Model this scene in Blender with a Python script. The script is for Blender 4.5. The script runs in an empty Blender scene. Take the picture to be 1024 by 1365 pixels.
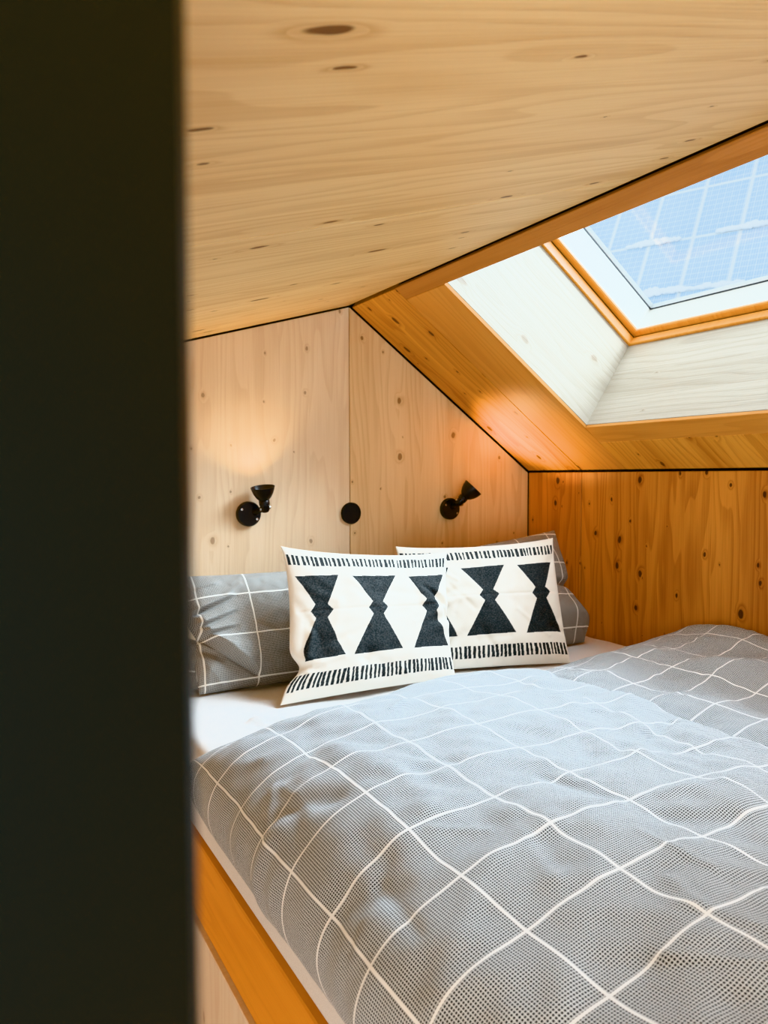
import bpy, bmesh, math, random
import numpy as np
from mathutils import Vector, Matrix

random.seed(5)
RNG = np.random.default_rng(7)
COL = bpy.context.scene.collection
SC = bpy.context.scene

# ------------------------------------------------------------------ constants (metres)
ZR = 2.107            # ridge height
XK = 0.83             # knee wall x
ZK = 1.522            # knee wall top
ML = 0.2972           # fall of the left ceiling per metre
ZM = 0.905            # mattress top
TH = math.atan((ZR - ZK) / XK)
CT, ST = math.cos(TH), math.sin(TH)
SLEN = XK / CT        # slope length ridge -> knee wall
YB = -3.6             # how far the loft runs behind the camera
W0, W1 = -0.52, -1.62 # skylight opening along y
S0, S1 = 0.0615, 0.768  # skylight opening along the slope
DEEP = 0.357          # depth of the light shaft

# ------------------------------------------------------------------ helpers
def srgb(r, g, b):
    def f(c):
        c /= 255.0
        return c / 12.92 if c <= 0.04045 else ((c + 0.055) / 1.055) ** 2.4
    return (f(r), f(g), f(b), 1.0)

def link(o, parent=None):
    COL.objects.link(o)
    if parent is not None:
        o.parent = parent
    return o

def tag(o, label=None, cat=None, group=None, kind=None):
    if label: o['label'] = label
    if cat: o['category'] = cat
    if group: o['group'] = group
    if kind: o['kind'] = kind
    return o

def empty(name, loc=(0, 0, 0)):
    o = bpy.data.objects.new(name, None)
    o.location = loc
    o.empty_display_size = 0.05
    return link(o)

def mesh_obj(name, verts, faces, mat=None, parent=None, smooth=False):
    me = bpy.data.meshes.new(name)
    me.from_pydata([tuple(map(float, v)) for v in verts], [], [tuple(map(int, f)) for f in faces])
    me.validate()
    if smooth:
        me.polygons.foreach_set('use_smooth', [True] * len(me.polygons))
    if mat: me.materials.append(mat)
    o = bpy.data.objects.new(name, me)
    return link(o, parent)

def bm_obj(name, bm, mat=None, parent=None, smooth=False):
    bmesh.ops.recalc_face_normals(bm, faces=bm.faces)
    me = bpy.data.meshes.new(name)
    bm.to_mesh(me); bm.free()
    if smooth:
        me.polygons.foreach_set('use_smooth', [True] * len(me.polygons))
    if mat: me.materials.append(mat)
    o = bpy.data.objects.new(name, me)
    return link(o, parent)

def place(o, X, Y, Z, loc):
    """set the world matrix from three axes and an origin (parents here all sit unrotated)"""
    m = Matrix((X, Y, Z)).transposed().to_4x4()
    m.translation = Vector(loc)
    if o.parent is not None:
        m = o.parent.matrix_basis.inverted() @ m
    o.matrix_basis = m
    return o

def prism(name, poly, z0, z1, mat, parent=None, bevel=0.0015):
    """2-D polygon extruded along local z, edges eased"""
    bm = bmesh.new()
    a = [bm.verts.new((x, y, z0)) for x, y in poly]
    b = [bm.verts.new((x, y, z1)) for x, y in poly]
    n = len(poly)
    bm.faces.new(a[::-1]); bm.faces.new(b)
    for i in range(n):
        bm.faces.new((a[i], a[(i + 1) % n], b[(i + 1) % n], b[i]))
    bmesh.ops.recalc_face_normals(bm, faces=bm.faces)
    if bevel:
        bmesh.ops.bevel(bm, geom=list(bm.edges), offset=bevel, segments=1, affect='EDGES')
    return bm_obj(name, bm, mat, parent)

def rect(x0, x1, y0, y1):
    return [(x0, y0), (x1, y0), (x1, y1), (x0, y1)]

def lathe_bm(bm, prof, origin, axis, seg=40, closed=True):
    """revolve (r, h) profile round axis"""
    A = Vector(axis).normalized()
    B = A.orthogonal().normalized(); Cc = A.cross(B)
    rings = []
    for r, h in prof:
        if r < 1e-6:
            rings.append([bm.verts.new(Vector(origin) + A * h)])
        else:
            rings.append([bm.verts.new(Vector(origin) + A * h + (B * math.cos(t) + Cc * math.sin(t)) * r)
                          for t in [2 * math.pi * k / seg for k in range(seg)]])
    for p, q in zip(rings, rings[1:]):
        for k in range(seg):
            k2 = (k + 1) % seg
            if len(p) == 1 and len(q) == 1: continue
            if len(p) == 1: bm.faces.new((p[0], q[k], q[k2]))
            elif len(q) == 1: bm.faces.new((p[k], p[k2], q[0]))
            else: bm.faces.new((p[k], p[k2], q[k2], q[k]))

def lathe(name, prof, origin, axis, mat, parent=None, seg=40):
    bm = bmesh.new()
    lathe_bm(bm, prof, origin, axis, seg)
    o = bm_obj(name, bm, mat, parent, smooth=True)
    o.data.set_sharp_from_angle(angle=math.radians(40))
    return o

# ------------------------------------------------------------------ node helpers
class NT:
    def __init__(self, name):
        self.m = bpy.data.materials.new(name)
        self.m.use_nodes = True
        self.t = self.m.node_tree
        self.t.nodes.clear()
        self.out = self.t.nodes.new('ShaderNodeOutputMaterial')
    def n(self, kind, **kw):
        nd = self.t.nodes.new(kind)
        for k, v in kw.items():
            setattr(nd, k, v)
        return nd
    def l(self, a, b):
        self.t.links.new(a, b)
    def put(self, sock, v):
        if hasattr(v, 'links') or hasattr(v, 'is_linked'):
            self.l(v, sock)
        else:
            sock.default_value = v
    def math(self, op, a, b=None, c=None, clamp=False):
        nd = self.n('ShaderNodeMath', operation=op, use_clamp=clamp)
        self.put(nd.inputs[0], a)
        if b is not None: self.put(nd.inputs[1], b)
        if c is not None: self.put(nd.inputs[2], c)
        return nd.outputs[0]
    def ramp(self, v, a, b, x=0.0, y=1.0):
        nd = self.n('ShaderNodeMapRange', clamp=True, interpolation_type='SMOOTHSTEP')
        self.put(nd.inputs['Value'], v)
        nd.inputs['From Min'].default_value = a; nd.inputs['From Max'].default_value = b
        nd.inputs['To Min'].default_value = x; nd.inputs['To Max'].default_value = y
        return nd.outputs['Result']
    def mix(self, fac, a, b, blend='MIX'):
        nd = self.n('ShaderNodeMix', data_type='RGBA', blend_type=blend)
        self.put(nd.inputs['Factor'], fac)
        for s in nd.inputs:
            if s.type == 'RGBA' and s.name == 'A': self.put(s, a)
            if s.type == 'RGBA' and s.name == 'B': self.put(s, b)
        return [o for o in nd.outputs if o.type == 'RGBA'][0]
    def xyz(self, x, y, z=0.0):
        nd = self.n('ShaderNodeCombineXYZ')
        self.put(nd.inputs[0], x); self.put(nd.inputs[1], y); self.put(nd.inputs[2], z)
        return nd.outputs[0]
    def bsdf(self, color, rough=0.5, spec=0.5, normal=None, metallic=0.0):
        b = self.n('ShaderNodeBsdfPrincipled')
        self.put(b.inputs['Base Color'], color)
        self.put(b.inputs['Roughness'], rough)
        b.inputs['Metallic'].default_value = metallic
        b.inputs['Specular IOR Level'].default_value = spec
        if normal is not None: self.l(normal, b.inputs['Normal'])
        self.l(b.outputs[0], self.out.inputs[0])
        return b

def wood(name, base, dark, knot, plank=0.11, grain=0.5, rough=0.5, knot_amt=0.55, tone=0.25, knot_strength=0.8, ksx=2.6, ksy=6.0, ksize=1.0):
    """glued softwood board: lamellas along local x, growth rings, resin streaks, elongated knots"""
    N = NT(name)
    tc = N.n('ShaderNodeTexCoord')
    oi = N.n('ShaderNodeObjectInfo')
    sep = N.n('ShaderNodeSeparateXYZ'); N.l(tc.outputs['Object'], sep.inputs[0])
    off = N.math('MULTIPLY', oi.outputs['Random'], 37.0)
    x = N.math('ADD', sep.outputs[0], off)
    y = N.math('ADD', sep.outputs[1], N.math('MULTIPLY', oi.outputs['Random'], 11.3))
    z = sep.outputs[2]
    # plank index (borders waver a little)
    pi = N.math('FLOOR', N.math('DIVIDE', y, plank))
    wn = N.n('ShaderNodeTexWhiteNoise', noise_dimensions='1D'); N.l(pi, wn.inputs['W'])
    pr = wn.outputs['Value']
    xs = N.math('ADD', x, N.math('MULTIPLY', pr, 7.0))
    # knots
    vo = N.n('ShaderNodeTexVoronoi', voronoi_dimensions='2D', feature='F1')
    vo.inputs['Scale'].default_value = 1.0
    kn = N.n('ShaderNodeTexNoise', noise_dimensions='3D'); kn.inputs['Scale'].default_value = 22.0; kn.inputs['Detail'].default_value = 2.0
    N.l(N.xyz(x, y, 0.0), kn.inputs['Vector'])
    ks = N.n('ShaderNodeSeparateXYZ'); N.l(kn.outputs['Color'], ks.inputs[0])
    kx = N.math('MULTIPLY_ADD', N.math('SUBTRACT', ks.outputs[0], .5), .10, N.math('MULTIPLY', x, ksx))
    ky = N.math('MULTIPLY_ADD', N.math('SUBTRACT', ks.outputs[1], .5), .10, N.math('MULTIPLY', y, ksy))
    N.l(N.xyz(kx, ky), vo.inputs['Vector'])
    cs = N.n('ShaderNodeSeparateXYZ'); N.l(vo.outputs['Color'], cs.inputs[0])
    gate = N.math('LESS_THAN', cs.outputs[0], knot_amt)
    size = N.math('MULTIPLY_ADD', N.math('POWER', cs.outputs[1], 1.6), 0.070 * ksize, 0.014 * ksize)
    kd = N.math('DIVIDE', vo.outputs['Distance'], size)
    kmask = N.math('MULTIPLY', N.ramp(kd, 0.75, 1.15, 1.0, 0.0), gate)
    halo = N.math('MULTIPLY', N.ramp(kd, 0.6, 3.2, 1.0, 0.0), gate)
    # growth rings: y distorted by slow noise and pushed round the knots
    n1 = N.n('ShaderNodeTexNoise', noise_dimensions='3D')
    n1.inputs['Scale'].default_value = 1.0; n1.inputs['Detail'].default_value = 2.0
    N.l(N.xyz(N.math('MULTIPLY', xs, 0.9), N.math('MULTIPLY', y, 7.0), pr), n1.inputs['Vector'])
    ring = N.math('ADD', N.math('MULTIPLY', y, 26.0), N.math('MULTIPLY', n1.outputs[0], 9.0))
    ring = N.math('ADD', ring, N.math('MULTIPLY', halo, 1.1))
    ringv = N.math('FRACT', ring)
    late = N.math('MULTIPLY', N.ramp(ringv, 0.35, 0.93), N.ramp(ringv, 0.93, 1.0, 1.0, 0.0))
    n2 = N.n('ShaderNodeTexNoise', noise_dimensions='3D')
    n2.inputs['Scale'].default_value = 1.0; n2.inputs['Detail'].default_value = 4.0
    N.l(N.xyz(N.math('MULTIPLY', xs, 5.0), N.math('MULTIPLY', y, 260.0), z), n2.inputs['Vector'])
    fine = N.ramp(n2.outputs[0], 0.35, 0.7)
    n3 = N.n('ShaderNodeTexNoise', noise_dimensions='3D')
    n3.inputs['Scale'].default_value = 1.0; n3.inputs['Detail'].default_value = 3.0
    N.l(N.xyz(N.math('MULTIPLY', xs, 0.8), N.math('MULTIPLY', y, 9.0), pr), n3.inputs['Vector'])
    blotch = N.ramp(n3.outputs[0], 0.35, 0.72)
    f = N.math('MULTIPLY', late, 0.42 * grain)
    f = N.math('ADD', f, N.math('MULTIPLY', fine, 0.24 * grain))
    f = N.math('ADD', f, N.math('MULTIPLY', blotch, 0.38 * grain))
    f = N.math('ADD', f, N.math('MULTIPLY', N.math('SUBTRACT', pr, 0.5), tone))
    f = N.math('ADD', f, N.math('MULTIPLY', halo, 0.30 * knot_strength), clamp=True)
    c = N.mix(f, base, dark)
    kcore = N.math('MULTIPLY', kmask, knot_strength)
    c = N.mix(kcore, c, knot)
    bu = N.n('ShaderNodeBump'); bu.inputs['Strength'].default_value = 0.12; bu.inputs['Distance'].default_value = 0.002
    N.l(N.math('ADD', fine, late), bu.inputs['Height'])
    N.bsdf(c, rough, 0.35, bu.outputs[0])
    return N.m

def plain(name, col, rough=0.5, spec=0.5, metallic=0.0, bump=0.0, bscale=300.0):
    N = NT(name)
    tc = N.n('ShaderNodeTexCoord')
    no = N.n('ShaderNodeTexNoise'); no.inputs['Scale'].default_value = bscale
    N.l(tc.outputs['Object'], no.inputs['Vector'])
    dk = tuple(c * 0.86 for c in col[:3]) + (1,)
    c = N.mix(N.ramp(no.outputs[0], 0.3, 0.7), dk, col)
    nrm = None
    if bump:
        bu = N.n('ShaderNodeBump'); bu.inputs['Strength'].default_value = bump; bu.inputs['Distance'].default_value = 0.001
        N.l(no.outputs[0], bu.inputs['Height']); nrm = bu.outputs[0]
    N.bsdf(c, rough, spec, nrm, metallic)
    return N.m

def check_cloth(name, ground, dot, line, pu=0.147, pv=0.118, cell=0.0037, lw=0.0019, frac=0.655):
    """tiny dark checks on a light ground with a wide white window-pane grid; UVs are metres of cloth"""
    N = NT(name)
    uv = N.n('ShaderNodeUVMap')
    sep = N.n('ShaderNodeSeparateXYZ'); N.l(uv.outputs[0], sep.inputs[0])
    U, V = sep.outputs[0], sep.outputs[1]
    def linemask(t, p):
        d = N.math('ABSOLUTE', N.math('SUBTRACT', N.math('FRACT', N.math('ADD', N.math('DIVIDE', t, p), 0.5)), 0.5))
        return N.math('LESS_THAN', N.math('MULTIPLY', d, p), lw)
    L = N.math('MAXIMUM', linemask(U, pu), linemask(V, pv))
    a = N.math('LESS_THAN', N.math('FRACT', N.math('DIVIDE', U, cell)), frac)
    b = N.math('LESS_THAN', N.math('FRACT', N.math('DIVIDE', V, cell)), frac)
    D = N.math('MULTIPLY', a, b)
    c = N.mix(D, ground, dot)
    c = N.mix(L, c, line)
    no = N.n('ShaderNodeTexNoise'); no.inputs['Scale'].default_value = 700.0
    N.l(uv.outputs[0], no.inputs['Vector'])
    bu = N.n('ShaderNodeBump'); bu.inputs['Strength'].default_value = 0.15; bu.inputs['Distance'].default_value = 0.0008
    N.l(no.outputs[0], bu.inputs['Height'])
    b_ = N.bsdf(c, 0.9, 0.15, bu.outputs[0])
    b_.inputs['Sheen Weight'].default_value = 0.15
    return N.m

def printed_cloth(name):
    N = NT(name)
    at = N.n('ShaderNodeVertexColor'); at.layer_name = 'print'
    tc = N.n('ShaderNodeTexCoord')
    no = N.n('ShaderNodeTexNoise'); no.inputs['Scale'].default_value = 260.0; no.inputs['Detail'].default_value = 3.0
    N.l(tc.outputs['Object'], no.inputs['Vector'])
    c = N.mix(N.ramp(no.outputs[0], 0.3, 0.75, 0.0, 0.05), at.outputs[0], (0.9, 0.88, 0.84, 1))
    bu = N.n('ShaderNodeBump'); bu.inputs['Strength'].default_value = 0.18; bu.inputs['Distance'].default_value = 0.0008
    N.l(no.outputs[0], bu.inputs['Height'])
    N.bsdf(c, 0.9, 0.15, bu.outputs[0])
    return N.m

# ------------------------------------------------------------------ materials
M = {}
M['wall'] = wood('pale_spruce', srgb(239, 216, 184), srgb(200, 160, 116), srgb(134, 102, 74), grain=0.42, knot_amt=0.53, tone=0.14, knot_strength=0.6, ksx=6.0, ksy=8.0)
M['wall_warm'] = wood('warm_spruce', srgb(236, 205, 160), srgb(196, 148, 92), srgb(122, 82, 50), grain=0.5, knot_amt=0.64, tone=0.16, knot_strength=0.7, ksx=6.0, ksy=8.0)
M['knee'] = wood('shaded_spruce', srgb(212, 146, 74), srgb(146, 78, 26), srgb(62, 28, 12), plank=0.1, grain=0.85, knot_amt=0.85, tone=0.34, knot_strength=0.92, ksx=6.4, ksy=10.5, ksize=1.15)  # same spruce as the head wall, shade and warm bounce put into the colour
M['slope'] = wood('shaded_slope_spruce', srgb(222, 160, 82), srgb(166, 96, 34), srgb(78, 38, 16), plank=0.1, grain=0.75, knot_amt=0.9, tone=0.26, knot_strength=0.9, ksx=5.2, ksy=10.0, ksize=1.3)  # same spruce again, the slope's shade put into the deeper orange
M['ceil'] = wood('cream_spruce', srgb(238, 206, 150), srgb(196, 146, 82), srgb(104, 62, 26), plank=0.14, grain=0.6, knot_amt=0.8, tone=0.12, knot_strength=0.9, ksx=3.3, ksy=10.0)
M['beam'] = wood('brown_spruce', srgb(188, 128, 70), srgb(140, 84, 38), srgb(70, 36, 14), plank=0.3, grain=0.6, knot_amt=0.1, tone=0.05)
M['trimboard'] = wood('honey_trim', srgb(214, 152, 82), srgb(170, 106, 46), srgb(78, 38, 16), plank=0.3, grain=0.5, knot_amt=0.15, tone=0.05)
M['reveal'] = wood('overlit_spruce', srgb(180, 172, 158), srgb(140, 126, 104), srgb(112, 86, 60), grain=0.5, knot_amt=0.3, tone=0.12, knot_strength=0.5, ksx=3.4, ksy=7.0)  # shaft boards of spruce, whitening by overbright daylight put into the colour
M['winwood'] = wood('varnished_pine', srgb(226, 160, 82), srgb(188, 116, 44), srgb(110, 60, 24), plank=0.5, grain=0.5, knot_amt=0.0, tone=0.05, rough=0.35)
M['bedboard'] = wood('amber_board', srgb(236, 164, 76), srgb(206, 126, 44), srgb(110, 58, 20), plank=0.4, grain=0.5, knot_amt=0.12, tone=0.05)
M['bedpanel'] = wood('pale_panel', srgb(240, 224, 202), srgb(214, 184, 152), srgb(160, 124, 94), grain=0.45, knot_amt=0.3, tone=0.15, knot_strength=0.5)
M['gap'] = plain('dark_joint', srgb(30, 22, 16), 0.9, 0.1)
M['floor'] = wood('floor_boards', srgb(190, 150, 100), srgb(140, 96, 56), srgb(80, 46, 24), plank=0.14)
M['black'] = plain('black_lacquer', srgb(22, 22, 22), 0.35, 0.5)
M['matt_black'] = plain('matt_black', srgb(24, 25, 24), 0.6, 0.4)
M['steel'] = plain('bright_steel', srgb(205, 205, 200), 0.25, 0.5, 1.0)
M['inside'] = plain('shade_lining', srgb(190, 185, 175), 0.5)
M['sheet'] = plain('white_sheet', srgb(232, 230, 228), 0.9, 0.1, bump=0.1, bscale=900)
M['white_paint'] = plain('white_paint', srgb(172, 167, 157), 0.4)
M['rubber'] = plain('black_gasket', srgb(18, 18, 20), 0.6)
M['door'] = plain('dark_green_door', srgb(21, 25, 20), 0.45, 0.25, bscale=4)
M['alu'] = plain('pale_aluminium', srgb(232, 238, 242), 0.5)
M['snow'] = plain('snow', srgb(246, 249, 252), 0.9, 0.1)
M['duvet'] = check_cloth('checked_cotton', srgb(204, 211, 215), srgb(34, 38, 42), srgb(240, 243, 244))
M['pillow'] = check_cloth('checked_pillow_cotton', srgb(180, 178, 172), srgb(62, 62, 61), srgb(236, 236, 230), cell=0.003)
M['print'] = printed_cloth('printed_canvas')
N = NT('lamp_bulb')
em = N.n('ShaderNodeEmission'); em.inputs[0].default_value = (1.0, 0.72, 0.42, 1); em.inputs[1].default_value = 12.0
N.l(em.outputs[0], N.out.inputs[0]); M['bulb'] = N.m
N = NT('window_glass')
tr = N.n('ShaderNodeBsdfTransparent'); tr.inputs[0].default_value = (0.97, 0.985, 0.99, 1)
gl = N.n('ShaderNodeBsdfGlossy'); gl.inputs['Roughness'].default_value = 0.02
mx = N.n('ShaderNodeMixShader'); mx.inputs[0].default_value = 0.05
N.l(tr.outputs[0], mx.inputs[1]); N.l(gl.outputs[0], mx.inputs[2]); N.l(mx.outputs[0], N.out.inputs[0])
M['glass'] = N.m
# solar cells: sky reflection and haze put into the pale blue colour, thin light cell lines
N = NT('solar_cells')
tc = N.n('ShaderNodeTexCoord'); sp = N.n('ShaderNodeSeparateXYZ'); N.l(tc.outputs['Object'], sp.inputs[0])
def cellline(t, p, w):
    d = N.math('ABSOLUTE', N.math('SUBTRACT', N.math('FRACT', N.math('DIVIDE', t, p)), 0.5))
    return N.math('GREATER_THAN', N.math('MULTIPLY', d, p), p / 2 - w)
lines = N.math('MAXIMUM', cellline(sp.outputs[0], 0.156, 0.008), cellline(sp.outputs[1], 0.156, 0.008))
bus = N.math('MULTIPLY', cellline(sp.outputs[0], 0.052, 0.006), 0.55)
no = N.n('ShaderNodeTexNoise'); no.inputs['Scale'].default_value = 1.1; N.l(tc.outputs['Object'], no.inputs['Vector'])
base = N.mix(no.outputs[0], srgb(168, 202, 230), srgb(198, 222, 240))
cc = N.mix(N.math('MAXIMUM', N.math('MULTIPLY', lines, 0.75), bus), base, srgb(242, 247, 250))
N.bsdf(cc, 0.35, 0.4); M['cells'] = N.m

# ------------------------------------------------------------------ room shell
VX, VY, VZ = Vector((1, 0, 0)), Vector((0, 1, 0)), Vector((0, 0, 1))
XL = -2.3                          # left side wall
zc = lambda x: ZR + ML * x if x < 0 else ZR - (ZR - ZK) / XK * x
G = 0.006                          # joint width

# headboard (gable) wall; panel local axes: x = up, y = right, z = into the wall
wb = empty('wall_back'); tag(wb, kind='structure')
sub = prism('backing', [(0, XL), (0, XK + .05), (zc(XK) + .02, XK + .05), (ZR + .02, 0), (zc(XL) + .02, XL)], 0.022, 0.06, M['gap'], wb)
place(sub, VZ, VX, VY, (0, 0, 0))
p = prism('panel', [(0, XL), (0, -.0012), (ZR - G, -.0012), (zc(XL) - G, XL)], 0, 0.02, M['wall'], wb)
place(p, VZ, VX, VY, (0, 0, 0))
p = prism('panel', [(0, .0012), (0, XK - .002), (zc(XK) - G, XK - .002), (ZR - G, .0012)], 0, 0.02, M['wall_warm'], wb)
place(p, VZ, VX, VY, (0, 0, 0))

# knee wall on the right: local x = up, y = towards the camera (-y), z = +x
wr = empty('wall_right'); tag(wr, kind='structure')
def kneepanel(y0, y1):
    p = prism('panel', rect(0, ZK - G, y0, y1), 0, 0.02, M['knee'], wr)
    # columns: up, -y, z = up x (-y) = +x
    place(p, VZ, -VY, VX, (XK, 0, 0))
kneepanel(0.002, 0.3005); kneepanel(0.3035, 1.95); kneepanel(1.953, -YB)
sub = prism('backing', rect(0, ZK + .01, -.02, -YB), 0.022, 0.06, M['gap'], wr)
place(sub, VZ, -VY, VX, (XK, 0, 0))

# left ceiling: local x = up the slope, y = along the ridge, z = outwards
aL = math.atan(ML); LX = Vector((math.cos(aL), 0, math.sin(aL))); LN = Vector((-math.sin(aL), 0, math.cos(aL)))
cl = empty('ceiling'); tag(cl, kind='structure')
LL = -XL / math.cos(aL)
for y0, y1 in ((-1.277, -.004), (-2.53, -1.2785), (YB, -2.5315)):
    p = prism('panel', rect(-LL, -.004, y0, y1), 0, 0.03, M['ceil'], cl)
    place(p, LX, VY, LN, (0, 0, ZR))
sub = prism('backing', rect(-LL - .05, .03, YB, .06), 0.032, 0.08, M['gap'], cl)
place(sub, LX, VY, LN, (0, 0, ZR))

# right slope: local x = down the slope, y = along the ridge, z = outwards
SX = Vector((CT, 0, -ST)); SN = Vector((ST, 0, CT)); APEX = (0, 0, ZR)
sr = empty('ceiling_right'); tag(sr, kind='structure')
def spanel(x0, x1, y0, y1, mat, name='panel', z1=0.025):
    return place(prism(name, rect(x0, x1, y0, y1), 0, z1, mat, sr), SX, VY, SN, APEX)
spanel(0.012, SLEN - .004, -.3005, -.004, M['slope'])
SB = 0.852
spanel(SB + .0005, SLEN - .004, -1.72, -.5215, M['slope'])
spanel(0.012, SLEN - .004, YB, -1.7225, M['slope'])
# black shadow joint and outer skin of the slope, around the opening
for (x0, x1, y0, y1) in ((0.0, S0 - .03, YB, .06), (S1 + .03, SLEN + .05, YB, .06), (S0 - .03, S1 + .03, W0 + .03, .06), (S0 - .03, S1 + .03, YB, W1 - .03)):
    spanel(x0, x1, y0, y1, M['gap'], 'backing', 0.06).location += SN * 0.027
# boards round the opening (grain along the board)
def yboard(name, x0, x1, y0, y1, mat):
    o = prism(name, rect(y0, y1, -x1, -x0), 0, 0.012, mat)
    place(o, VY, -SX, SN, APEX); return tag(o, kind='structure')
yboard('trim_1', 0.010, S0, -1.72, -.3035, M['beam'])
o = prism('trim_2', rect(S0 + .0005, SLEN - .004, W0, -.3035), 0, 0.012, M['trimboard']); place(o, SX, VY, SN, APEX); tag(o, kind='structure')
yboard('trim_3', S1, SB, -1.72, -.5215, M['trimboard'])
o = prism('trim_4', rect(S0 + .0005, S1 - .0005, -1.72, W1), 0, 0.012, M['trimboard']); place(o, SX, VY, SN, APEX); tag(o, kind='structure')

# floor, left wall
o = prism('floor', rect(YB, 0.05, XL - .05, XK + .05), -0.06, 0.0, M['floor'], None); place(o, VY, -VX, VZ, (0, 0, 0)); tag(o, kind='structure')
o.data.transform(Matrix.Scale(-1, 4, (0, 1, 0))); o.data.flip_normals()
o = prism('wall_left', rect(0, zc(XL) - G, YB, 0.0), 0, .03, M['wall']); place(o, VZ, VY, -VX, (XL, 0, 0)); tag(o, kind='structure')

# ------------------------------------------------------------------ skylight
win = empty('window_1'); tag(win, kind='structure')
def reveal(p0, p1, dirn):
    """one board of the light shaft from slope point p0 to p1 (x,y in slope frame), reaching DEEP outwards; dirn = outward side"""
    P0 = Vector(APEX) + SX * p0[0] + VY * p0[1]; P1 = Vector(APEX) + SX * p1[0] + VY * p1[1]
    X = (P1 - P0); L = X.length; X.normalize()
    Z = (SX * dirn[0] + VY * dirn[1]).normalized()
    Y = Z.cross(X)
    s = 1 if Y.dot(SN) > 0 else -1
    o = prism('reveal', rect(0, L, min(s * .0125, s * DEEP), max(s * .0125, s * DEEP)), 0, 0.02, M['reveal'], win, 0.0008)
    return place(o, X, Y, Z, P0)
e = 0.0
reveal((S0 - .02, W0), (S1 + .02, W0), (0, 1))
reveal((S1, W0 + .02), (S1, W1 - .02), (1, 0))
reveal((S1 + .02, W1), (S0 - .02, W1), (0, -1))
reveal((S0, W1 - .02), (S0, W0 + .02), (-1, 0))

def ring(name, prof, mat, parent, frame, box, smooth=False):
    """sweep closed (inset, depth) profile round a rectangle; frame = (X, Y, Z, origin), box = (x0, x1, y0, y1)"""
    X, Y, Z, O = frame; x0, x1, y0, y1 = box
    V = []; F = []; n = len(prof)
    for (cx, cy, sx, sy) in ((x0, y0, 1, 1), (x1, y0, -1, 1), (x1, y1, -1, -1), (x0, y1, 1, -1)):
        for a, d in prof:
            V.append((cx + sx * a, cy + sy * a, d))
    for k in range(4):
        for i in range(n):
            F.append((k * n + i, k * n + (i + 1) % n, ((k + 1) % 4) * n + (i + 1) % n, ((k + 1) % 4) * n + i))
    bm = bmesh.new(); vs = [bm.verts.new(v) for v in V]
    for f in F: bm.faces.new([vs[i] for i in f])
    o = bm_obj(name, bm, mat, parent)
    return place(o, X, Y, Z, O)

WF = (SX, VY, SN, APEX); WB = (S0, S1, W1, W0)
ring('frame', [(.007, DEEP), (.009, DEEP + .003), (.0, DEEP + .038), (-.06, DEEP + .038), (-.06, DEEP)], M['winwood'], win, WF, WB)
ring('shadow_gap', [(-.004, DEEP + .037), (-.004, DEEP + .046), (-.06, DEEP + .046), (-.06, DEEP + .037)], M['rubber'], win, WF, WB)
sash = ring('sash', [(.0, DEEP + .045), (.014, DEEP + .049), (.017, DEEP + .054), (.014, DEEP + .062), (-.06, DEEP + .062), (-.06, DEEP + .045)], M['winwood'], win, WF, WB)
lin = ring('sash_lining', [(.013, DEEP + .060), (-.034, DEEP + .205), (-.10, DEEP + .205), (-.10, DEEP + .060)], M['white_paint'], win, WF, WB)
ring('gasket', [(-.033, DEEP + .204), (-.033, DEEP + .211), (-.10, DEEP + .211), (-.10, DEEP + .204)], M['rubber'], win, WF, WB)
ring('outer_rim', [(-.036, DEEP + .2112), (-.026, DEEP + .224), (-.10, DEEP + .224), (-.10, DEEP + .2112)], M['alu'], win, WF, WB)
gx = 0.06
pane = prism('pane', rect(S0 - gx, S1 + gx, W1 - gx, W0 + gx), DEEP + .214, DEEP + .218, M['glass'], win, 0); place(pane, *WF[:3], APEX)

# ------------------------------------------------------------------ neighbouring roof with solar panels
O = Vector((13.382, 8.946, 6.884))
RX = Vector((.357, -.934, -.027)).normalized()
RN = Vector((-.799, -.32, .509)); RN = (RN - RX * RN.dot(RX)).normalized()
RY = RN.cross(RX).normalized()
PW, PH = 0.997, 1.568
roof = prism('exterior_roof', rect(-14, 14, -8, 9), -.5, -.08, M['alu'], None, 0); place(roof, RX, RY, RN, O); tag(roof, kind='structure')
ordn = ['first', 'second', 'third', 'fourth', 'fifth', 'sixth']
fr_me = cell_me = None
def solar_panel(i, j, label):
    global fr_me, cell_me
    root = empty('solar_panel', O + RX * (i * PW) + RY * (j * PH))
    tag(root, label, 'solar panel', 'solar panels on the neighbouring roof')
    if fr_me is None:
        a = ring('panel_frame', [(.002, .035), (.038, .035), (.038, -.005), (.002, -.005)], M['alu'], root, (VX, VY, VZ, (0, 0, 0)), (0, PW, 0, PH))
        b = prism('cell_sheet', rect(.028, PW - .028, .028, PH - .028), -.004, .03, M['cells'], root, 0)
        fr_me, cell_me = a.data, b.data
    else:
        a = link(bpy.data.objects.new('panel_frame', fr_me), root); b = link(bpy.data.objects.new('cell_sheet', cell_me), root)
    m = Matrix((RX, RY, RN)).transposed().to_4x4()
    a.matrix_basis = m; b.matrix_basis = m.copy()
vis = {1: range(-1, 2), 0: range(-3, 2), -1: range(-2, 2), -2: range(-2, 1)}
names = {1: 'top row', 0: 'row above the snowy seam', -1: 'row below the snowy seam', -2: 'bottom row'}
for j, rr in vis.items():
    for k, i in enumerate(rr):
        solar_panel(i, j, 'pale blue solar panel beyond the skylight, %s from left in %s' % (ordn[k], names[j]))

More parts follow.
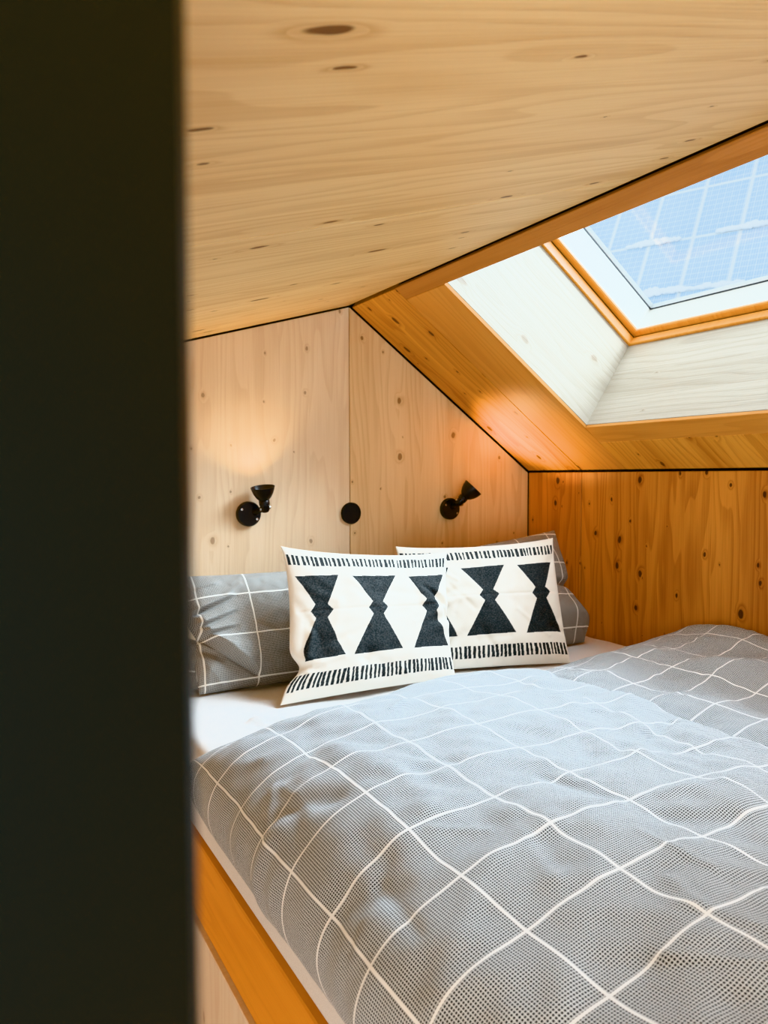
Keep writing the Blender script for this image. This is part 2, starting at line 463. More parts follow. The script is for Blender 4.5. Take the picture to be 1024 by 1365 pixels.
def snow_patch(bm, u0, u1, v0, h, seed):
    r = np.random.default_rng(seed)
    n = int((u1 - u0) / .035)
    for k in range(n):
        t = (k + .5) / n
        hh = 1.35 * h * (0.3 + 0.65 * abs(math.sin(t * 9 + seed)) * (0.4 + .6 * r.random())) * math.sin(math.pi * min(max(t, .05), .95)) ** .5
        cx = u0 + (u1 - u0) * t
        cy = v0 + hh * .55 * r.random() - 0.01
        m = Matrix.Translation((cx, cy, .08)) @ Matrix.Diagonal((.05 + .05 * r.random(), .03 + hh * .55, .04, 1))
        bmesh.ops.create_icosphere(bm, subdivisions=2, radius=1.0, matrix=m)
bm = bmesh.new()
snow_patch(bm, -1.5, -.3, .0, .13, 2); snow_patch(bm, .55, 2.1, .02, .12, 4)
snow_patch(bm, -1.25, .25, -1.56, .16, 7); snow_patch(bm, .3, 1.3, -1.57, .09, 9)
sn = bm_obj('snow', bm, M['snow'], None, True); place(sn, RX, RY, RN, O)
tag(sn, 'white snow left lying along the seams of the solar panels', 'snow', kind='stuff')

# ------------------------------------------------------------------ bed
XB = -0.775
bed = empty('bed_frame', (0, 0, 0))
tag(bed, 'built-in wooden bed base with amber side board under the mattress', 'bed')
sb = prism('side_board', rect(-2.12, -.004, 0.515, 0.69), 0, 0.03, M['bedboard'], bed, 0.003)
place(sb, VY, VZ, VX, (XB - .002, 0, 0))
bp = prism('base_panel', rect(.0, .513, -2.12, -.004), 0, 0.025, M['bedpanel'], bed, 0.002)
place(bp, VZ, VY, -VX, (XB + .012, 0, 0))
sl = prism('slatted_base', rect(-2.12, -.004, XB + .032, XK - .004), .60, .686, M['bedboard'], bed, 0.002)
sl.data.transform(Matrix(((0, 1, 0, 0), (1, 0, 0, 0), (0, 0, 1, 0), (0, 0, 0, 1)))); sl.data.flip_normals()
ft = prism('foot_panel', rect(.0, .68, XB + .03, XK - .004), 0, 0.03, M['bedpanel'], bed, 0.002)
place(ft, VZ, VX, VY, (0, -2.12, 0))

def smooth_noise(X, Y, scale, seed, n=14):
    """sum of random plane waves, roughly unit amplitude"""
    r = np.random.default_rng(seed)
    out = np.zeros_like(X)
    for _ in range(n):
        a = r.random() * 2 * math.pi; k = 2 * math.pi / scale * (0.6 + 0.9 * r.random())
        out += np.sin(k * (X * math.cos(a) + Y * math.sin(a)) + r.random() * 6.28)
    return out / math.sqrt(n / 2)

def crease(X, Y, p0, p1, w, taper=True):
    """ridge value (0..1) round a segment, fading out to its far end"""
    p0 = np.array(p0); p1 = np.array(p1); d = p1 - p0; L2 = d @ d
    t = np.clip(((X - p0[0]) * d[0] + (Y - p0[1]) * d[1]) / L2, 0, 1)
    dist2 = (X - p0[0] - t * d[0]) ** 2 + (Y - p0[1] - t * d[1]) ** 2
    return np.exp(-dist2 / (w * w)) * (1 - t * .85 if taper else np.ones_like(t))

def fold(X, Y, p0, p1, w, h0=.0025, along=.5):
    """overlapping fold: cloth stands proud on the left side of p0 -> p1 and drops sharply on its right"""
    p0 = np.array(p0); p1 = np.array(p1); d = p1 - p0; L = np.hypot(*d); d = d / L
    t = ((X - p0[0]) * d[0] + (Y - p0[1]) * d[1]) / L
    s = -(X - p0[0]) * d[1] + (Y - p0[1]) * d[0]
    s = s + .12 * L * np.sin(np.clip(t, 0, 1) * math.pi) * .3
    env = 1 / (1 + np.exp(np.clip((t - 1 + .12) / .07, -30, 30))) / (1 + np.exp(np.clip((-t - .05) / .08, -30, 30)))
    rise = 1 / (1 + np.exp(np.clip(-s / h0, -30, 30)))
    return rise * np.exp(-np.clip(s, 0, None) / w) * env

def wrinkles(X, Y, seed, n, box, h, focus=None):
    """a scatter of long soft tension wrinkles inside box, leaning towards the focus points"""
    r = np.random.default_rng(seed); out = np.zeros_like(X)
    for _ in range(n):
        c = np.array([box[0] + (box[1] - box[0]) * r.random(), box[2] + (box[3] - box[2]) * r.random()])
        if focus is not None:
            fp = min(focus, key=lambda q: (q[0] - c[0]) ** 2 + (q[1] - c[1]) ** 2)
            ang = math.atan2(fp[1] - c[1], fp[0] - c[0]) + r.normal() * .35
        else:
            ang = r.random() * math.pi
        L = .05 + .09 * r.random(); d = np.array([math.cos(ang), math.sin(ang)]) * L
        k = crease(X, Y, c - d * .5, c + d * .5, .007 + .007 * r.random(), False)
        out += (h * (.5 + r.random())) * k * (1 if r.random() < .6 else -1)
    return out

def grid_faces(nu, nv, base=0, flip=False):
    i, j = np.meshgrid(np.arange(nu - 1), np.arange(nv - 1), indexing='ij')
    a = base + i * nv + j
    q = np.stack([a, a + nv, a + nv + 1, a + 1], -1).reshape(-1, 4)
    return q[:, ::-1] if flip else q

def np_mesh(name, V, F, mat, parent=None, uv=None, color=None):
    me = bpy.data.meshes.new(name)
    V = np.asarray(V, np.float32); F = np.asarray(F, np.int32)
    me.vertices.add(len(V)); me.vertices.foreach_set('co', V.ravel())
    me.loops.add(F.size); me.loops.foreach_set('vertex_index', F.ravel())
    me.polygons.add(len(F)); me.polygons.foreach_set('loop_start', np.arange(len(F), dtype=np.int32) * 4)
    me.update(calc_edges=True); 
    me.polygons.foreach_set('use_smooth', np.ones(len(F), bool))
    if uv is not None:
        l = me.uv_layers.new(name='UVMap')
        l.data.foreach_set('uv', np.asarray(uv, np.float32)[F.ravel()].ravel())
    if color is not None:
        at = me.color_attributes.new('print', 'FLOAT_COLOR', 'POINT')
        at.data.foreach_set('color', np.asarray(color, np.float32).ravel())
    me.materials.append(mat)
    me.update()
    return link(bpy.data.objects.new(name, me), parent)

# mattress: rounded block under a fitted white sheet
def mattress():
    x0, x1, z0, z1, r = XB, XK - .006, .693, ZM, .03
    path = []
    for (cx, cz, a0) in ((x0 + r, z1 - r, 180), (x1 - r, z1 - r, 90), (x1 - r, z0 + r, 0), (x0 + r, z0 + r, -90)):
        seg = [(cx + r * math.cos(math.radians(a0 - 90 * t / 6)), cz + r * math.sin(math.radians(a0 - 90 * t / 6))) for t in range(7)]
        if cz > 0.8 and a0 == 180:
            path += seg + [(x0 + r + (x1 - x0 - 2 * r) * k / 160, z1) for k in range(1, 160)]
        else:
            path += seg
    path = np.array(path)
    ys = np.concatenate([[-.006, -.008], np.linspace(-.02, -1.3, 160), np.linspace(-1.4, -2.09, 6), [-2.1]])
    P = np.zeros((len(path), len(ys), 3))
    shrink = np.ones(len(ys)); shrink[0] = .985; shrink[-1] = .985
    cx, cz = (x0 + x1) / 2, (z0 + z1) / 2
    P[:, :, 0] = cx + (path[:, 0:1] - cx) * shrink; P[:, :, 2] = cz + (path[:, 1:2] - cz) * shrink
    P[:, :, 1] = ys
    X, Y = P[..., 0], P[..., 1]
    top = np.clip((P[..., 2] - ZM + .01) / .01, 0, 1)
    w = .0012 * smooth_noise(X, Y, .16, 3)
    w += .018 * crease(X, Y, (-.615, -.675), (-.545, -.70), .008, False) + .014 * crease(X, Y, (-.60, -.70), (-.55, -.74), .008)
    w -= .010 * crease(X, Y, (-.61, -.70), (-.54, -.72), .006, False)
    w += .004 * crease(X, Y, (-.72, -.78), (-.64, -.80), .010)
    P[..., 2] += w * top
    nu, nv = P.shape[:2]
    V = P.reshape(-1, 3); F = grid_faces(nu, nv)
    a = np.arange(nv - 1)
    wrap = np.stack([(nu - 1) * nv + a, a, a + 1, (nu - 1) * nv + a + 1], -1)
    F = np.concatenate([F, wrap])
    o = np_mesh('mattress', V, F, M['sheet'])
    bm = bmesh.new(); bm.from_mesh(o.data)
    be = [e for e in bm.edges if e.is_boundary]
    bmesh.ops.holes_fill(bm, edges=be, sides=0)
    bmesh.ops.recalc_face_normals(bm, faces=bm.faces); bm.to_mesh(o.data); bm.free()
    return tag(o, 'thick mattress in a plain white fitted sheet on the bed base', 'mattress')
mattress()

def chaikin(P, n=3):
    P = np.array(P, float)
    for _ in range(n):
        Q = [P[0]]
        for a, b in zip(P, P[1:]):
            Q += [a * .75 + b * .25, a * .25 + b * .75]
        P = np.array(Q + [P[-1]])
    return P

def resample(P, n):
    s = np.concatenate([[0], np.cumsum(np.linalg.norm(np.diff(P, axis=0), axis=1))])
    t = np.linspace(0, s[-1], n)
    return np.stack([np.interp(t, s, P[:, k]) for k in range(P.shape[1])], -1), t

def duvet(name, path, yhead, yend, xin, u0x, v0, seed, relief, R=.24, nu=300, nv=300, creases=(), label=''):
    """closed quilt: top cross-section path swept along y, lofted down to the mattress at its head edge"""
    path, arc = resample(chaikin(path), nu)
    x, z = path[:, 0], path[:, 1]
    k0 = int(np.argmin(np.abs(x - u0x) + np.where(z > .95, 0, 9)))
    U = (arc - arc[k0]) * (1 if x[-1] > x[0] else -1)
    L = yhead(x.mean()) - yend
    d = np.concatenate([np.linspace(0, 1, 70) ** 1.8 * R, np.linspace(R, L, nv - 70 + 1)[1:]])
    D = np.tile(d, (nu, 1)); X = np.tile(x[:, None], (1, nv)); Z = np.tile(z[:, None], (1, nv))
    Yh = yhead(x)[:, None]
    Y = Yh - D * ((Yh - yend) / L)
    q = np.clip(D / R, 0, 1)
    e = np.sqrt(np.clip(1 - (1 - q) ** 2, 0, 1)); e = .10 + .90 * e
    above = Z > ZM
    zt = np.where(above, ZM + .006 + (Z - ZM - .006) * e, Z)
    xt = np.where(X < xin, xin + (X - xin) * (.72 + .28 * e), X)
    Uf = np.tile(U[:, None], (1, nv))
    w = relief(X, Y, Uf) * np.clip(e * 1.1 - .1, 0, 1)
    # push along the local normal of the cross-section
    tx = np.gradient(path[:, 0]); tz = np.gradient(path[:, 1]); ln = np.hypot(tx, tz)
    nx, nz = -tz / ln, tx / ln
    if nz.mean() < 0: nx, nz = -nx, -nz
    edge = np.clip(np.minimum(arc, arc[-1] - arc) / .08, 0, 1)[:, None]
    xt = xt + nx[:, None] * w * edge; zt = zt + nz[:, None] * w * edge
    # arc-length of cloth along v for the woven grid
    dv = np.sqrt(np.diff(Y, axis=1) ** 2 + np.diff(zt, axis=1) ** 2)
    Vc = np.concatenate([np.zeros((nu, 1)), np.cumsum(dv, axis=1)], 1)
    Vc = Vc - Vc[:, 150:151] - (Y[:, 150:151] - v0)
    Vc = .5 * Vc + .5 * (v0 - Y)
    top = np.stack([xt, Y, zt], -1)
    xb = np.where(X < xin, xin, X); zb = np.minimum(zt - .001, ZM + .0055)
    bot = np.stack([xb, Y, zb], -1)
    V = np.concatenate([top.reshape(-1, 3), bot.reshape(-1, 3)])
    uv = np.stack([Uf, Vc], -1).reshape(-1, 2); uv = np.concatenate([uv, uv])
    n = nu * nv
    rev = x[-1] > x[0]
    F = [grid_faces(nu, nv, 0, rev), grid_faces(nu, nv, n, not rev)]
    def strip(idx):
        a, b = idx[:-1], idx[1:]
        return np.stack([a, b, b + n, a + n], -1)
    ii = np.arange(nu) * nv; jj = np.arange(nv)
    F += [strip(ii), strip(ii[::-1] + nv - 1), strip(jj[::-1]), strip(jj + (nu - 1) * nv)]
    o = np_mesh(name, V, np.concatenate(F), M['duvet'], uv=uv)
    bm = bmesh.new(); bm.from_mesh(o.data); bmesh.ops.recalc_face_normals(bm, faces=bm.faces); bm.to_mesh(o.data); bm.free()
    return tag(o, label, 'duvet')

def relief_main(X, Y, U):
    w = .0055 * smooth_noise(X, Y * .8, .30, 21) + .0020 * smooth_noise(X * .8, Y, .15, 22) + .0007 * smooth_noise(X, Y, .06, 23)
    w += wrinkles(X, Y, 91, 60, (-.80, .03, -1.95, -.95), .0022) + wrinkles(X * .5, Y * .5, 92, 34, (-.40, .02, -.97, -.48), .0026)
    # long soft pleats running from the head edge
    for (a, b, wd, h) in (((-.10, -1.12), (-.30, -1.55), .03, .010), ((-.36, -1.1), (-.52, -1.5), .035, .010), ((-.02, -1.3), (-.34, -1.62), .022, .010),
                          ((-.66, -1.22), (-.62, -1.55), .03, .012), ((-.30, -1.75), (-.02, -1.55), .03, .010)):
        w += h * crease(X, Y, a, b, wd)
    for (a, b, wd, h) in (((-.03, -1.42), (-.42, -1.56), .012, .008), ((-.80, -1.30), (-.70, -1.42), .02, .012), ((-.45, -1.52), (-.40, -1.72), .016, .008),
                          ((-.81, -1.55), (-.74, -1.62), .02, .008)):
        w -= h * crease(X, Y, a, b, wd)
    return w

PATH1 = [(.055, .915), (.076, .94), (.070, .985), (.035, 1.020), (-.06, 1.036), (-.25, 1.042), (-.45, 1.05), (-.62, 1.04), (-.74, 1.012), (-.815, .96), (-.845, .90), (-.835, .85), (-.812, .813)]
duvet('duvet', PATH1, lambda x: -.80 - .06 * np.clip((x + .0) / .07, 0, 1) ** 2 - .125 * np.clip((-x - .12) / .45, 0, 1.0) ** 1.3 + .055 * np.clip((-x - .62) / .2, 0, 1.0), -2.16, -.782, -.115, -1.652, 1, relief_main,
      label='grey checked duvet with white window-pane lines, draped over the near left bed edge')

def relief_far(X, Y, U):
    w = .0055 * smooth_noise(X, Y, .30, 31) + .002 * smooth_noise(X, Y, .15, 32) + .0007 * smooth_noise(X, Y, .06, 33)
    w += wrinkles(X, Y, 94, 40, (.08, .80, -1.7, -.8), .0026)
    w += .012 * crease(X, Y, (.78, -.85), (.70, -1.2), .05)
    return w
PATH2 = [(.075, .912), (.085, .935), (.11, .955), (.17, .968), (.3, .988), (.45, 1.01), (.6, 1.02), (.72, 1.035), (.79, 1.04), (.818, 1.01), (.820, .915)]
duvet('duvet', PATH2, lambda x: -.75 + .04 * np.clip((x - .1) / .7, 0, 1.1), -2.14, -9, .10, -1.19, 2, relief_far, R=.30,
      label='second grey checked duvet, lying on the far side against the knee wall')

# ------------------------------------------------------------------ cushions and pillows
def pad(name, P, yaw, lean, corners, pins, T, mat, n=200, m=160, warp=None, bump=None, color=None, uvphase=(0, 0), power=.55, parent=None):
    """stuffed pad: two skins meeting in an edge seam. corners BL, BR, TR, TL in the pad's own plane"""
    u = np.linspace(0, 1, n); v = np.linspace(0, 1, m)
    # denser rows near the seam
    u = .5 - .5 * np.cos(np.pi * u) if color is None else u
    v = .5 - .5 * np.cos(np.pi * v) if color is None else v
    Ug, Vg = np.meshgrid(u, v, indexing='ij')
    BL, BR, TR, TL = [np.array(c, float) for c in corners]
    A = ((1 - Ug) * (1 - Vg))[..., None] * BL + (Ug * (1 - Vg))[..., None] * BR + (Ug * Vg)[..., None] * TR + ((1 - Ug) * Vg)[..., None] * TL
    a, b = A[..., 0], A[..., 1]
    pl, pr, pt, pb = pins
    hv = (4 * Vg * (1 - Vg)) ** .8; hu = (4 * Ug * (1 - Ug)) ** .8
    a = a + pl * hv * (1 - Ug) ** 2 - pr * hv * Ug ** 2
    b = b - pt * hu * Vg ** 2 + pb * hu * (1 - Vg) ** 2
    if warp: a, b = warp(a, b, Ug, Vg)
    t = T * np.clip((1 - (2 * Ug - 1) ** 2) * (1 - (2 * Vg - 1) ** 2), 0, 1) ** power
    edge = np.clip(t / (T * .5), 0, 1)
    cf = t.copy()
    if bump is not None: cf = cf + bump(a, b, Ug, Vg) * edge
    ax = np.array([math.cos(yaw), math.sin(yaw), 0]); bk = np.array([-math.sin(yaw), math.cos(yaw), 0])
    up = np.array([0, 0, 1]) * math.cos(lean) + bk * math.sin(lean); nf = np.cross(ax, up)
    front = a[..., None] * ax + b[..., None] * up + cf[..., None] * nf
    back = a[..., None] * ax + b[..., None] * up - t[..., None] * nf
    V = np.concatenate([front.reshape(-1, 3), back.reshape(-1, 3)])
    inner = np.ones((n, m), bool); inner[0] = inner[-1] = False; inner[:, 0] = inner[:, -1] = False
    idx = np.arange(n * m)
    bidx = np.where(inner.ravel(), idx + n * m, idx)      # back skin shares the seam vertices
    F1 = grid_faces(n, m); F2 = bidx[grid_faces(n, m)][:, ::-1]
    F = np.concatenate([F1, F2])
    used = np.unique(F); remap = -np.ones(len(V), int); remap[used] = np.arange(len(used))
    uv = np.stack([a - uvphase[0], b - uvphase[1]], -1).reshape(-1, 2); uv = np.concatenate([uv, uv])[used]
    col = None
    if color is not None:
        cfr = color(Ug, Vg).reshape(-1, 4); cbk = np.tile(np.array(CREAM), (n * m, 1)); col = np.concatenate([cfr, cbk])[used]
    o = np_mesh(name, V[used], remap[F], mat, parent, uv=uv, color=col)
    o.location = P if parent is None else Vector(P) - parent.location
    return o

CREAM = srgb(236, 230, 218); INK = srgb(38, 43, 44)
def print_pattern(seed):
    r = np.random.default_rng(seed)
    def inside_poly(U, V, poly):
        res = np.zeros(U.shape, bool); n = len(poly)
        for i in range(n):
            x1, y1 = poly[i]; x2, y2 = poly[(i + 1) % n]
            if y1 == y2: continue
            c = ((y1 > V) != (y2 > V)) & (U < (x2 - x1) * (V - y1) / (y2 - y1) + x1)
            res ^= c
        return res
    def f(U, V):
        m = np.zeros(U.shape, bool)
        for cx, wt, wb, sh in ((.152, .120, .122, 0), (.475, .14, .145, .01), (.835, .128, .12, 0)):
            P = [(cx - wt, .785), (cx + wt, .795), (cx + .045, .585), (cx + .078, .545), (cx + .045, .495), (cx + wb + .02, .235), (cx - wb + .005, .23), (cx - .022, .495), (cx - .05, .54), (cx - .025, .585)]
            m |= inside_poly(U, V, [(a + sh, b) for a, b in P])
        for v0, v1, s in ((.06, .155, 1), (.858, .942, -1)):
            x = .012
            while x < .985:
                p = .019 + .012 * r.random(); wb_ = p * (.46 + .32 * r.random()); wt_ = p * (.46 + .32 * r.random())
                j0, j1 = .006 * r.random(), .006 * r.random(); sl = (r.random() - .5) * .006 + s * .002 - (.007 if s > 0 else 0)
                m |= inside_poly(U, V, [(x, v0 + j0), (x + wb_, v0 + j0), (x + sl + wt_, v1 - j1), (x + sl, v1 - j1)])
                x += p
        c = np.where(m[..., None], np.array(INK), np.array(CREAM))
        return c
    return f

def bump_c1(a, b, U, V):
    w = .0022 * smooth_noise(a, b, .24, 41) + .0004 * smooth_noise(a, b, .05, 42) + wrinkles(a, b, 43, 34, (.03, .56, .03, .40), .0026, ((0, 0), (.526, 0), (.588, .396), (.06, .436), (.56, .22)))
    w -= .042 * crease(U, V, (1.0, .47), (.83, .68), .030) + .024 * crease(U, V, (1.0, .46), (.86, .42), .03)
    w += .014 * crease(U, V, (1.0, .58), (.84, .72), .04) + .012 * crease(U, V, (1., .40), (.86, .34), .04)
    w -= .022 * crease(U, V, (.0, .20), (.13, .17), .03) + .010 * crease(U, V, (.42, .2), (.46, .28), .03)
    w += .012 * crease(U, V, (.0, .24), (.12, .24), .03)
    w += .026 * fold(a, b, (.57, .17), (.45, .275), .03, .003) + .014 * fold(a, b, (.57, .235), (.47, .20), .025, .003)
    w += .016 * fold(a, b, (.02, .085), (.10, .070), .02, .003)
    w -= .0016 * crease(U, V, (.04, .545), (.96, .545), .012, False)
    return w
def bump_c2(a, b, U, V):
    w = .0022 * smooth_noise(a, b, .24, 51) + .0004 * smooth_noise(a, b, .05, 52) + wrinkles(a, b, 53, 34, (-.5, 0, .03, .38), .0026, ((-.545, 0), (0, 0), (.018, .418), (-.532, .40)))
    w -= .014 * crease(U, V, (.16, .55), (.36, .62), .03) + .016 * crease(U, V, (.2, .16), (.32, .26), .03)
    w += .010 * crease(U, V, (.16, .48), (.4, .56), .03)
    w -= .020 * crease(U, V, (1., .23), (.9, .28), .025) + .012 * crease(U, V, (1., .85), (.92, .74), .03)
    w -= .0016 * crease(U, V, (.04, .545), (.96, .545), .012, False)
    return w
def warp_c1(a, b, U, V):
    return a + .034 * np.exp(-((V - .20) / .075) ** 2) * (1 - U) ** 5, b
c1 = pad('cushion', (-.514, -.60, .912), -.09, math.radians(25), [(0, 0), (.526, .012), (.588, .396), (.060, .436)], (.028, .018, .022, .004), .062, M['print'], 330, 330, warp=warp_c1, bump=bump_c1, color=print_pattern(3), power=.5)
tag(c1, 'cream cushion printed with black hourglasses, front left one overlapping its twin', 'cushion', 'hourglass print cushions')
c2 = pad('cushion', (.450, -.648, .910), -.27, math.radians(23), [(-.545, .004), (-.0, .0), (.018, .418), (-.532, .402)], (.01, .012, .018, .004), .060, M['print'], 330, 330, bump=bump_c2, color=print_pattern(8), power=.5)
tag(c2, 'cream cushion printed with black hourglasses, right one tucked behind its twin', 'cushion', 'hourglass print cushions')

def warp_p1(a, b, U, V):
    k = np.exp(-((b - .145) / .035) ** 2)
    a = a + .02 * k * (1 - U) ** 8
    return a, b
def bump_p1(a, b, U, V):
    w = wrinkles(a, b, 63, 26, (-.02, .3, .02, .31), .003, ((-.04, .14),)) + .0025 * smooth_noise(a, b, .2, 61) + .0005 * smooth_noise(a, b, .05, 62)
    w += .062 * fold(a, b, (-.06, .190), (.125, .030), .04, .002) - .055 * crease(a, b, (-.05, .176), (.118, .028), .0075)
    for q0, q1 in (((-.03, .212), (.085, .250)), ((-.03, .170), (.075, .203)), ((-.02, .146), (.07, .160))): w -= .026 * crease(a, b, q0, q1, .0065)
    w -= .012 * crease(a, b, (-.04, .13), (.10, .035), .022)
    for p0, p1, d in (((-.06, .215), (.100, .262), .020), ((-.05, .172), (.085, .212), .018), ((-.03, .150), (.080, .168), .014), ((-.06, .285), (.06, .300), .012)):
        w += d * fold(a, b, p0, p1, .022, .003)
    w += .018 * crease(a, b, (.0, .06), (.05, .02), .04)
    return w
p1 = pad('pillow', (-.63, -.40, .912), 0.0, math.radians(24), [(-.035, 0), (.52, 0), (.52, .33), (-.055, .335)], (.0, .01, .006, .0), .075, M['pillow'], 420, 300, warp=warp_p1, bump=bump_p1, uvphase=(.125, .02), power=.42)
tag(p1, 'grey checked pillow with a deep fold, left end of the bed against the wall', 'pillow', 'grey checked pillows')
fl = pad('case_end', (-.64, -.37, .912), -.9, math.radians(12), [(-.20, .0), (.02, .0), (.02, .125), (-.20, .15)], (.0, .0, .0, .0), .045, M['pillow'], 60, 50, uvphase=(.04, .05), parent=p1, power=.45,
         bump=lambda a, b, U, V: .004 * smooth_noise(a, b, .07, 66) - .012 * crease(a, b, (-.02, .12), (-.07, .03), .014))
fl['label'] = 'open pillowcase end folded back'

def warp_p2(a, b, U, V):
    k = U ** 5
    a = a + .045 * np.exp(-((b - .075) / .06) ** 2) * k - .022 * np.exp(-((b - .205) / .022) ** 2) * k
    return a, b
def bump_p2(a, b, U, V):
    w = wrinkles(a, b, 73, 18, (-.2, .12, .02, .4), .003, ((.1, .2), (.1, .42))) + .0025 * smooth_noise(a, b, .2, 71) + .0005 * smooth_noise(a, b, .05, 72)
    w -= .045 * crease(a, b, (.14, .203), (-.10, .228), .010)
    w += .030 * crease(a, b, (.10, .10), (-.08, .12), .055, False)
    return w
p2 = pad('pillow', (.60, -.455, .912), -.05, math.radians(24), [(-.55, 0), (.085, 0), (.100, .425), (-.55, .345)], (.0, .0, .006, .0), .075, M['pillow'], 240, 200, warp=warp_p2, bump=bump_p2, uvphase=(.04, .05), power=.42)
tag(p2, 'grey checked pillow standing at the right behind a cushion, beside the knee wall', 'pillow', 'grey checked pillows')

# ------------------------------------------------------------------ lamps and wall disc
def wall_lamp(px, pz, knee, top, label, watt, cone):
    """px,pz: rose centre on the wall; knee: knuckle point; top: centre of the shade's rim"""
    root = empty('wall_lamp', (px, 0, pz))
    tag(root, label, 'wall lamp', 'black reading lamps on the headboard wall')
    c = Vector((0, 0, 0)); k = Vector(knee) - root.location; t = Vector(top) - root.location
    lathe('base_plate', [(0, 0), (.0405, 0), (.0415, .003), (.0415, .016), (.0385, .020), (0, .021)], c, (0, -1, 0), M['black'], root, 48)
    for a in (2.6, -.6):
        lathe('screw', [(0, 0), (.0045, 0), (.0042, .0025), (0, .003)], c + Vector((math.cos(a) * .031, -.0205, math.sin(a) * .031)), (0, -1, 0), M['steel'], root, 16)
    s = Vector((k.x * .55, -.02, k.z * .35))
    d = (k - s); L = d.length
    arm = lathe('arm', [(0, -.006), (.011, -.006), (.012, .0), (.0095, .006), (.0095, L - .012), (.012, L - .008), (.0125, L + .008), (0, L + .011)], s, d, M['black'], root, 28)
    # pivot screw across the knuckle
    ax = (t - k).normalized(); side = ax.cross(Vector((0, -1, 0))).normalized()
    lathe('pivot_screw', [(0, -.019), (.0055, -.019), (.006, -.016), (.006, .016), (.0055, .019), (0, .0195)], k, side, M['steel'], root, 20)
    H = (t - k).length
    lathe('holder', [(0, -.014), (.010, -.013), (.0150, -.006), (.0155, .010), (.0175, .012), (.0175, .026), (.0150, .029), (0, .03)], k, ax, M['black'], root, 32)
    h0 = .026
    prof = [(.010, h0), (.0165, h0 + .002), (.0245, h0 + .010), (.0320, h0 + .022), (.0370, h0 + .036), (.0393, H - .002), (.0396, H), (.0380, H), (.0355, h0 + .036), (.0302, h0 + .023), (.0225, h0 + .012), (.010, h0 + .006)]
    sh = lathe('shade', prof, k, ax, M['black'], root, 48)
    lathe('bulb', [(0, h0 + .006), (.008, h0 + .008), (.0125, h0 + .016), (.0135, h0 + .022), (.011, h0 + .028), (0, h0 + .0315)], k, ax, M['bulb'], root, 24)
    sp = bpy.data.lights.new('lamp_beam', 'SPOT'); sp.energy = watt; sp.color = (1.0, .74, .44); sp.spot_size = math.radians(cone); sp.spot_blend = .8; sp.shadow_soft_size = .012
    lo = bpy.data.objects.new('lamp_beam', sp); link(lo, root)
    lo.location = k + ax * (h0 + .036); lo.rotation_euler = ax.to_track_quat('-Z', 'Y').to_euler()
    return root
wall_lamp(-.384, 1.378, (-.346, -.062, 1.398), (-.357, -.072, 1.468), 'black wall lamp left of the black disc, its cup shade tipped straight up', 3.2, 125)
wall_lamp(.429, 1.376, (.440, -.056, 1.403), (.486, -.085, 1.460), 'black wall lamp right of the black disc, its cup shade tipped to the right', 10.0, 95)
d = lathe('wall_disc', [(0, 0), (.0365, 0), (.0385, .002), (.0385, .009), (.0365, .0115), (.034, .0115), (.033, .010), (0, .010)], (0.001, 0, 1.370), (0, -1, 0), M['matt_black'], None, 56)
tag(d, 'flat round black disc on the seam of the headboard wall between two lamps', 'wall disc')

# ------------------------------------------------------------------ dark door leaf close to the lens
CAMP = Vector((-1.2158, -2.3666, 1.5))
E_ = Vector((-1.1754, -2.2326, 0))
DX = Vector((-.93, -.36, 0)).normalized()        # leaf runs away to the left
DZ = DX.cross(VZ)
zt0 = zc(E_.x) - .03; zt1 = zc(E_.x + DX.x * .85) - .03
dr = prism('door_1', [(0, .01), (.85, .01), (.85, zt1), (0, zt0)], 0, .035, M['door'], None, .006)
place(dr, DX, VZ, DX.cross(VZ), E_); tag(dr, kind='structure')

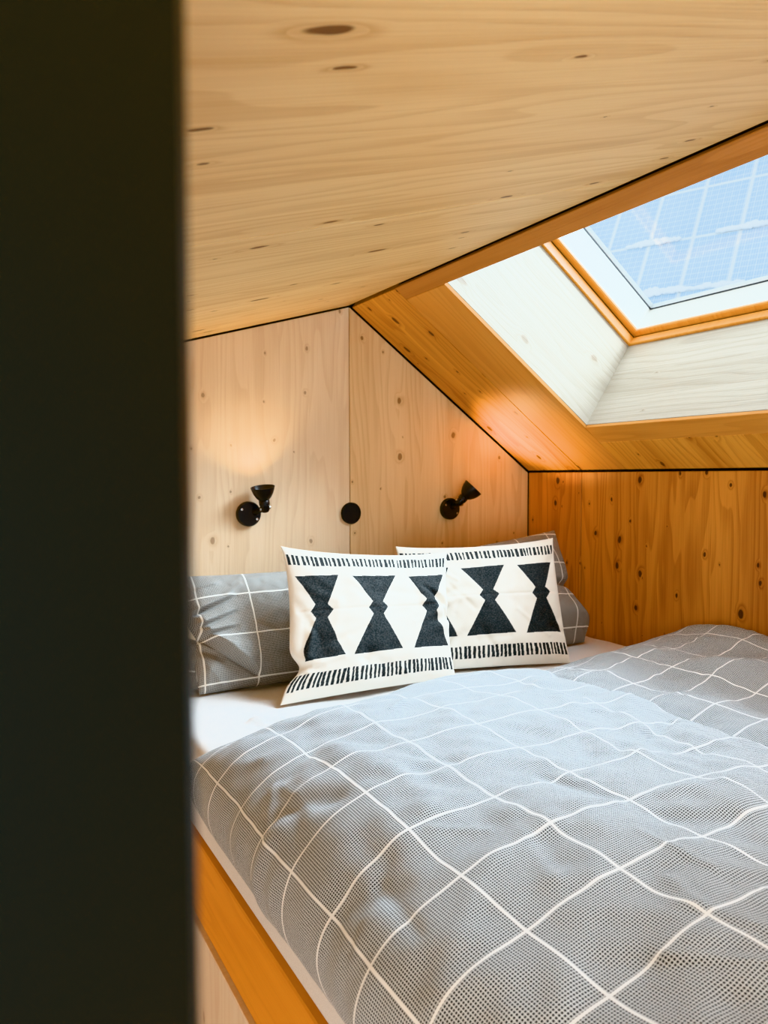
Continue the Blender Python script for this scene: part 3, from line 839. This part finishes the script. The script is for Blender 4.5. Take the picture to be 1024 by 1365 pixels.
# ------------------------------------------------------------------ light
w = bpy.data.worlds.new('sky'); SC.world = w; w.use_nodes = True
nt = w.node_tree; bg = nt.nodes['Background']
bg.inputs[0].default_value = (.80, .91, 1.0, 1); bg.inputs[1].default_value = 1.15
def area(name, loc, direction, sx, sy, e, col):
    l = bpy.data.lights.new(name, 'AREA'); l.shape = 'RECTANGLE'; l.size = sx; l.size_y = sy; l.energy = e; l.color = col
    o = bpy.data.objects.new(name, l); link(o); o.location = loc
    o.rotation_euler = Vector(direction).to_track_quat('-Z', 'Y').to_euler(); return o
# bright overcast sky above the roof, shining down through the skylight
area('sky_light', Vector(APEX) + SX * -1.1 + VY * -1.3 + SN * 2.6, -(SN * 2.2 + SX * -1.4), 2.4, 2.4, 110, (.78, .90, 1.0))
area('sky_light', (3.1, -.8, 5.0), (-2.9, -.45, -3.1), 2.6, 2.6, 720, (.67, .85, 1.0))
area('sky_light', (3.9, -3.6, 5.4), (-3.5, 2.5, -3.45), 2.6, 2.6, 900, (.69, .86, 1.0))
# added fill light by the unseen left wall, brightening the bed's side
area('aisle_fill', (-2.22, -1.15, .55), (1, .0, -.12), .9, .6, 4.5, (1.0, .95, .88))
# window at the open end of the loft behind the camera
area('rear_window', (-1.85, -3.45, 1.0), (.40, 1, .12), .8, 1.1, 30, (1.0, .98, .96))

# ------------------------------------------------------------------ camera
cam = bpy.data.cameras.new('camera'); co = bpy.data.objects.new('camera', cam); link(co)
yaw, pitch, roll = .5204, -.04737, -.0022
f = Vector((math.sin(yaw) * math.cos(pitch), math.cos(yaw) * math.cos(pitch), math.sin(pitch)))
r = Vector((math.cos(yaw), -math.sin(yaw), 0)); u = r.cross(f)
r2 = r * math.cos(roll) + u * math.sin(roll); u2 = u * math.cos(roll) - r * math.sin(roll)
m = Matrix((r2, u2, -f)).transposed().to_4x4(); m.translation = CAMP
co.matrix_world = m
cam.sensor_fit = 'AUTO'; cam.sensor_width = 36.0; cam.lens = 987.4 * 36.0 / 1365
cam.clip_start = .01; cam.clip_end = 200
cam.dof.use_dof = True; cam.dof.focus_distance = 1.6; cam.dof.aperture_fstop = 8.0
SC.camera = co
SC.view_settings.view_transform = 'Khronos PBR Neutral'
SC.view_settings.exposure = 0.5
SC.cycles.use_denoising = True
SC.cycles.max_bounces = 8
SC.cycles.sample_clamp_indirect = 6.0
